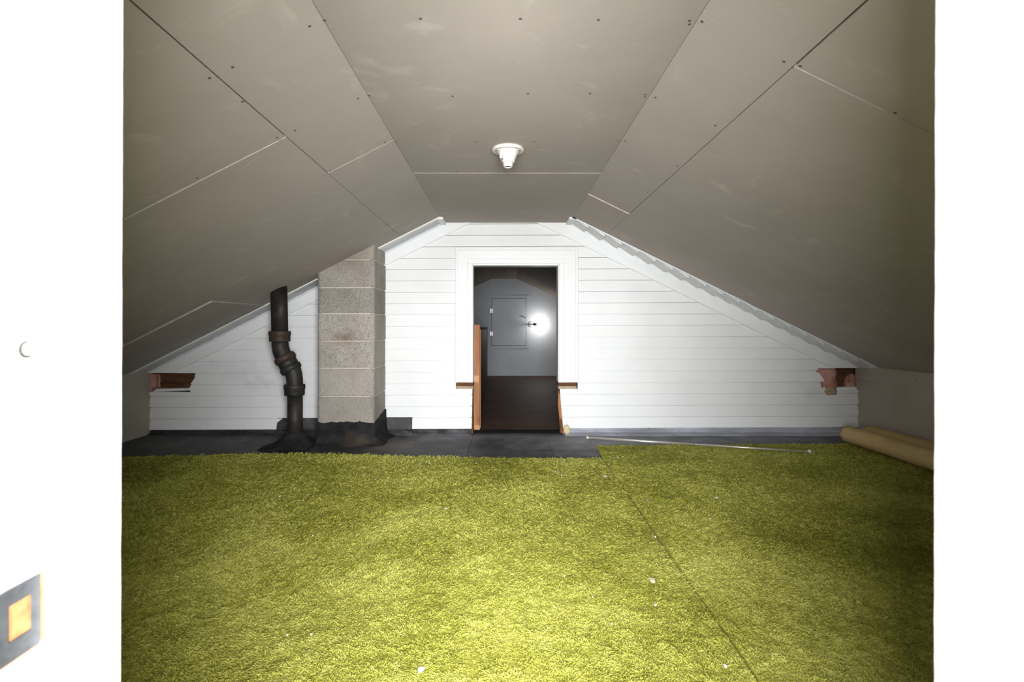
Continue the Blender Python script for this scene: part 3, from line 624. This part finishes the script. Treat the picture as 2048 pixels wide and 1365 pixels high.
# ------------------------------------------------------------------ carpets
def nz2(x, y, s, seed):                                  # smooth value noise on arrays
    r = np.random.default_rng(seed); T = r.random((128, 128)); u = x*s+50; v = y*s+50
    iu = np.floor(u).astype(int); iv = np.floor(v).astype(int); fu = u-iu; fv = v-iv; fu = fu*fu*(3-2*fu); fv = fv*fv*(3-2*fv)
    g = lambda a, b: T[a % 128, b % 128]
    return (g(iu, iv)*(1-fu)+g(iu+1, iv)*fu)*(1-fv) + (g(iu, iv+1)*(1-fu)+g(iu+1, iv+1)*fu)*fv - .5
seam = [G(*p, .014) for p in ((1192,888.6),(1202,911),(1261,994),(1320,1079),(1372,1152),(1439,1245),(1486,1310),(1522,1365))]
sy = np.array([p.y for p in seam])[::-1]; sx = np.array([p.x for p in seam])[::-1]
def seamx(y): return np.interp(y, sy, sx)
e1 = [G(*p, .016) for p in ((150,914),(246,912),(400,908),(560,905),(700,906),(820,910),(960,913),(1110,914),(1215,914))]
e1x = np.array([p.x for p in e1]); e1y = np.array([p.y for p in e1])
e2 = [G(*p, .016) for p in ((1190,889),(1400,888),(1690,885),(1750,884))]
e2x = np.array([p.x for p in e2]); e2y = np.array([p.y for p in e2])
def far1(x): return np.interp(x, e1x, e1y)
def far2(x): return np.interp(x, e2x, e2y)
BT = .006
def zmap(x, y): return BT + .004*nz2(x, y, 2.3, 3) + .0025*nz2(x, y, 7, 4)
def carpet_mat(name, hair):
    m = bpy.data.materials.new(name); m.use_nodes = True; nt = m.node_tree; N = nt.nodes; L = nt.links; b = N['Principled BSDF']
    b.inputs['Roughness'].default_value = .75; b.inputs['Specular IOR Level'].default_value = .25
    g = N.new('ShaderNodeNewGeometry')
    def nz(sc, det, dis=0.):
        n = N.new('ShaderNodeTexNoise'); n.inputs['Scale'].default_value = sc; n.inputs['Detail'].default_value = det; n.inputs['Distortion'].default_value = dis
        L.new(g.outputs['Position'], n.inputs['Vector']); return n.outputs['Fac']
    r = N.new('ShaderNodeValToRGB'); e = r.color_ramp.elements
    e[0].position = .30; e[0].color = (.125, .122, .012, 1); e[1].position = .72; e[1].color = (.46, .45, .11, 1)
    k = e.new(.5); k.color = (.265, .262, .036, 1)
    a = N.new('ShaderNodeMath'); a.operation = 'MULTIPLY_ADD'; L.new(nz(1.7, 4, .6), a.inputs[0]); a.inputs[1].default_value = .60
    c = N.new('ShaderNodeMath'); c.operation = 'MULTIPLY_ADD'; L.new(nz(26, 5, .8), c.inputs[0]); c.inputs[1].default_value = .45; c.inputs[2].default_value = 0
    L.new(c.outputs[0], a.inputs[2]); fac = a.outputs[0]
    if hair:
        hi = N.new('ShaderNodeHairInfo'); d = N.new('ShaderNodeMath'); d.operation = 'MULTIPLY_ADD'; L.new(hi.outputs['Random'], d.inputs[0]); d.inputs[1].default_value = .26
        s = N.new('ShaderNodeMath'); s.operation = 'SUBTRACT'; L.new(fac, s.inputs[0]); s.inputs[1].default_value = .13; L.new(s.outputs[0], d.inputs[2]); fac = d.outputs[0]
    L.new(fac, r.inputs[0]); L.new(r.outputs[0], b.inputs['Base Color']); return m
m_carp = carpet_mat('olive_carpet_base', False); m_pile = carpet_mat('olive_carpet_pile', True)
def carpet(name, label, fa, fb, n, ylim, side):
    # fa/fb: x limits as functions of y; ylim(x) far edge
    ys = np.concatenate([np.linspace(YN+.01, 3.4, 90), np.linspace(3.43, 4.0, 30)]); us = np.linspace(0, 1, 70)
    V = []
    for y in ys:
        x = fa(y) + (fb(y)-fa(y))*us; yy = np.minimum(y, ylim(x)); V.append(np.stack([x, yy, zmap(x, yy)], 1))
    V = np.concatenate(V); nx, ny = len(us), len(ys); nv = len(V)
    B = V.copy(); B[:, 2] = 0.0005; A = np.concatenate([V, B]); Fc = []
    for j in range(ny-1):
        for i in range(nx-1):
            p = j*nx+i; Fc.append((p, p+1, p+nx+1, p+nx)); Fc.append((p+nv+nx, p+nv+nx+1, p+nv+1, p+nv))
    def wall_(idx):
        for a, b in zip(idx, idx[1:]): Fc.append((a, a+nv, b+nv, b))
    wall_([i for i in range(nx)]); wall_([(ny-1)*nx+i for i in range(nx)][::-1]); wall_([j*nx for j in range(ny)][::-1]); wall_([j*nx+nx-1 for j in range(ny)])
    me = bpy.data.meshes.new(name); me.from_pydata(A.tolist(), [], Fc); me.validate(); 
    o = link(name, me, None, m_carp); tag(o, label, 'carpet')
    # pile
    x = rng.uniform(-2.89, 2.89, n*4); y = 1/np.sqrt(rng.uniform(1/4.0**2, 1/.9**2, n*4))      # denser close to the door
    ok = (x > fa(y)+.0050) & (x < fb(y)-.0050) & (y < ylim(x)-.003)
    x = x[ok][:n]; y = y[ok][:n]; n = len(x); z = zmap(x, y) - .001 + .005*nz2(x, y, 26, 21) + .004*nz2(x, y*1.8, 55, 22)
    ang = 2*math.pi*(nz2(x, y, 1.3, 8)*1.2 + nz2(x, y, 4.5, 9)*.7 + nz2(x, y, 14, 10)*.5) + rng.normal(0, 1.0, n)
    ln = rng.uniform(.0075, .0135, n) * (1 + .35*nz2(x, y, 3, 12)); ln *= np.clip(y/2.2, .85, 1.35) * (1 + .9*nz2(x, y, 30, 15))
    lean_ = np.clip(.98 + .5*nz2(x, y, 2.0, 13) + rng.normal(0, .25, n), .25, 1.45)
    dx = np.cos(ang)*np.sin(lean_); dy = np.sin(ang)*np.sin(lean_); dz = np.cos(lean_)
    curl = rng.normal(0, .55, n)
    P0 = np.stack([x, y, z], 1); d = np.stack([dx, dy, dz], 1)*ln[:, None]; sd = np.stack([-dy, dx, dz*0], 1)*ln[:, None]*curl[:, None]
    P1 = P0 + np.stack([d[:, 0]*.30, d[:, 1]*.30, np.abs(d[:, 2])*.62+.001], 1) + sd*.5
    P2 = P0 + np.stack([d[:, 0]*.75, d[:, 1]*.75, np.abs(d[:, 2])*.90+.001], 1) + sd*.8
    P3 = P0 + np.stack([d[:, 0]*1.15, d[:, 1]*1.15, np.abs(d[:, 2])*.82+.0005], 1) + sd*.5
    pts = np.stack([P0, P1, P2, P3], 1).reshape(-1, 3)
    rad = np.outer(np.clip(.00062*y, .0010, .0022)*rng.uniform(.7, 1.3, n), np.array([1, .95, .75, .35])).reshape(-1)
    hc = bpy.data.hair_curves.new('pile'); hc.add_curves([4]*n)
    hc.points.foreach_set('position', pts.astype(np.float32).ravel())
    at = hc.attributes.get('radius') or hc.attributes.new('radius', 'FLOAT', 'POINT'); at.data.foreach_set('value', rad.astype(np.float32))
    hc.materials.append(m_pile); ho = bpy.data.objects.new('pile', hc); COL.objects.link(ho); ho.parent = o; ho['kind'] = 'stuff'
    return o
carpet('carpet', 'wide olive green shag carpet sheet ending short of the chimney foot', lambda y: -2.89+0*y, lambda y: seamx(y)-.0022, 420000, far1, -1)
carpet('carpet', 'olive green shag carpet strip under the metal rod and tan roll', lambda y: seamx(y)+.0022, lambda y: 2.89+0*y, 330000, far2, 1)

# ------------------------------------------------------------------ rod, roll, scraps
A_ = G(1175, 876, .010); B_ = G(1620, 904, .026); rd = (B_-A_).normalized()
rod = empty('curtain_rod', A_); tag(rod, 'thin telescoping metal curtain rod with ball ends on the carpet edge', 'rod')
M_ = A_.lerp(B_, .52)
sweep('outer_tube', [A_, M_], [.0085]*2, rod, m_steel, 14); sweep('inner_tube', [M_ - rd*.02, B_], [.0062]*2, rod, m_steel, 14)
for p, r in ((A_, .014), (B_, .016)):
    pr = [(-r*math.cos(t), r*math.sin(t)+.0004) for t in [i*math.pi/8 for i in range(9)]]
    sweep('ball_end', [p + rd*a for a, _ in pr], [b for _, b in pr], rod, m_steel, 14)
rl = empty('carpet_roll', (2.6, 3.2, 0)); tag(rl, 'tan backed carpet roll lying along the low drywall wall', 'carpet roll')
bm = bmesh.new(); rows = []; ny = 60; y0, y1 = 1.9, 3.98
for j in range(ny+1):
    t = j/ny; y = y0 + (y1-y0)*t; r = .064 + .003*mnoise.noise((y*2, 3, 1)); cx = 2.590 + .01*mnoise.noise((y*1.3, 0, 7)); cz = .013 + r*.94
    row = []
    for k in range(36):
        a = 2*math.pi*k/36; rr_ = r*(1 + .03*mnoise.noise((math.cos(a)*1.5, math.sin(a)*1.5, y*2.5)))
        row.append(bm.verts.new((cx + rr_*1.08*math.cos(a), y + (.010*mnoise.noise((a*2, 1, 1)) if j == ny else 0), cz + rr_*.94*math.sin(a))))
    rows.append(row)
for a, b in zip(rows, rows[1:]):
    for k in range(36): bm.faces.new((a[k], a[(k+1) % 36], b[(k+1) % 36], b[k]))
for r_, s in ((rows[-1], 1), (rows[0], -1)):                # spiral-like sunk ends
    prev = r_; c = sum((v.co for v in r_), Vector())/36
    for f, dy in ((.82, 0), (.8, -.01), (.55, -.006), (.52, -.016), (.28, -.012), (.25, -.03)):
        cur = [bm.verts.new((c.x+(v.co.x-c.x)*f, v.co.y+s*dy, c.z+(v.co.z-c.z)*f)) for v in r_]
        for k in range(36): bm.faces.new((prev[k], prev[(k+1) % 36], cur[(k+1) % 36], cur[k]))
        prev = cur
    bm.faces.new(prev)
fin('roll', bm, rl, m_roll, True)
bm = bmesh.new(); rows = []                                 # loose flap lying from the roll up to the wall
for j in range(ny+1):
    t = j/ny; y = y0 + (4.02-y0)*t; w_ = .008*mnoise.noise((y*2.2, 9, 1))
    up = [(2.600, .131), (2.635, .124+w_*.5), (2.662, .104+w_*.5), (2.690, .100+w_), (2.730, .118+w_), (2.780, .127-w_), (2.830, .122+w_), (2.87, .104), (2.888, .07), (2.885, .012)]
    lo = [(x-.004, max(z-.014, .011)) for x, z in up[::-1]]
    rows.append([bm.verts.new((x, y, z)) for x, z in up+lo])
for a, b in zip(rows, rows[1:]):
    for k in range(20): bm.faces.new((a[k], a[(k+1) % 20], b[(k+1) % 20], b[k]))
bm.faces.new(rows[0]); bm.faces.new(rows[-1][::-1])
fin('loose_flap', bm, rl, m_roll, True)

def flake(name, px, py, w, d, mt, label, cat, group, z=.017, curl=.003):
    c = G(px, py, z); bm = bmesh.new(); n = 9; up = []; lo = []; a0 = random.uniform(0, 6)
    for k in range(n):
        a = a0 + 2*math.pi*k/n; rr_ = random.uniform(.72, 1.1); x = math.cos(a)*w/2*rr_; y = math.sin(a)*d/2*rr_
        h_ = curl*((x/(w/2))**2)*random.uniform(.4, 1)
        up.append(bm.verts.new((c.x+x, c.y+y, z+h_+.001))); lo.append(bm.verts.new((c.x+x*.97, c.y+y*.97, z+h_-.0012)))
    bm.faces.new(up); bm.faces.new(lo[::-1])
    for k in range(n): bm.faces.new((up[k], lo[k], lo[(k+1) % n], up[(k+1) % n]))
    o = fin(name, bm, None, mt); tag(o, label, cat, group); return o
GR = 'paint flakes on the carpet'; LB = ('small white paint flake on the wide carpet sheet', 'small white paint flake on the carpet strip with the metal rod')
for px, py, w in ((1433,996,9),(1395,1062,6),(1420,1038,5),(1310,1074,7),(1450,1333,9),(1310,1211,7),(1128,920,5),(1111,944,4),(1123,951,4),(953,927,5),(858,926,4),(1236,915,6),(560,993,6),(1224,1249,5),(1129,1153,4),(902,1116,3),(626,1072,3),(623,1270,5),(575,1271,5),(1185,1195,3),(892,1017,6),(842,1340,13)):
    d_ = F*EYE/(py-VY); s = d_/F
    if px == 842: flake('paint_flake', px, py, 15*s, 18*s, m_chip, 'largest white paint flake on the carpet near the bright patch', 'paint flake', GR)
    else: flake('paint_flake', px, py, w*.8*s*random.uniform(.7,1.2), w*1.1*s*random.uniform(.6,1.3), m_chip, LB[int(G(px, py, .015).x > seamx(G(px, py, .015).y))], 'paint flake', GR)
flake('paper_scrap', 1304, 1162, .021, .042, m_scrap, 'round yellowed paper scrap on the carpet beside the seam', 'paper scrap', 'paper scraps on the carpet')
flake('paper_scrap', 1210, 953, .034, .055, m_scrap, 'ragged yellowed paper scrap close to the black membrane', 'paper scrap', 'paper scraps on the carpet')
flake('dry_leaf', 1294, 1000, .022, .06, m_tanp, 'brown scrap like a dry leaf lying on the carpet seam', 'scrap', 'paper scraps on the carpet')
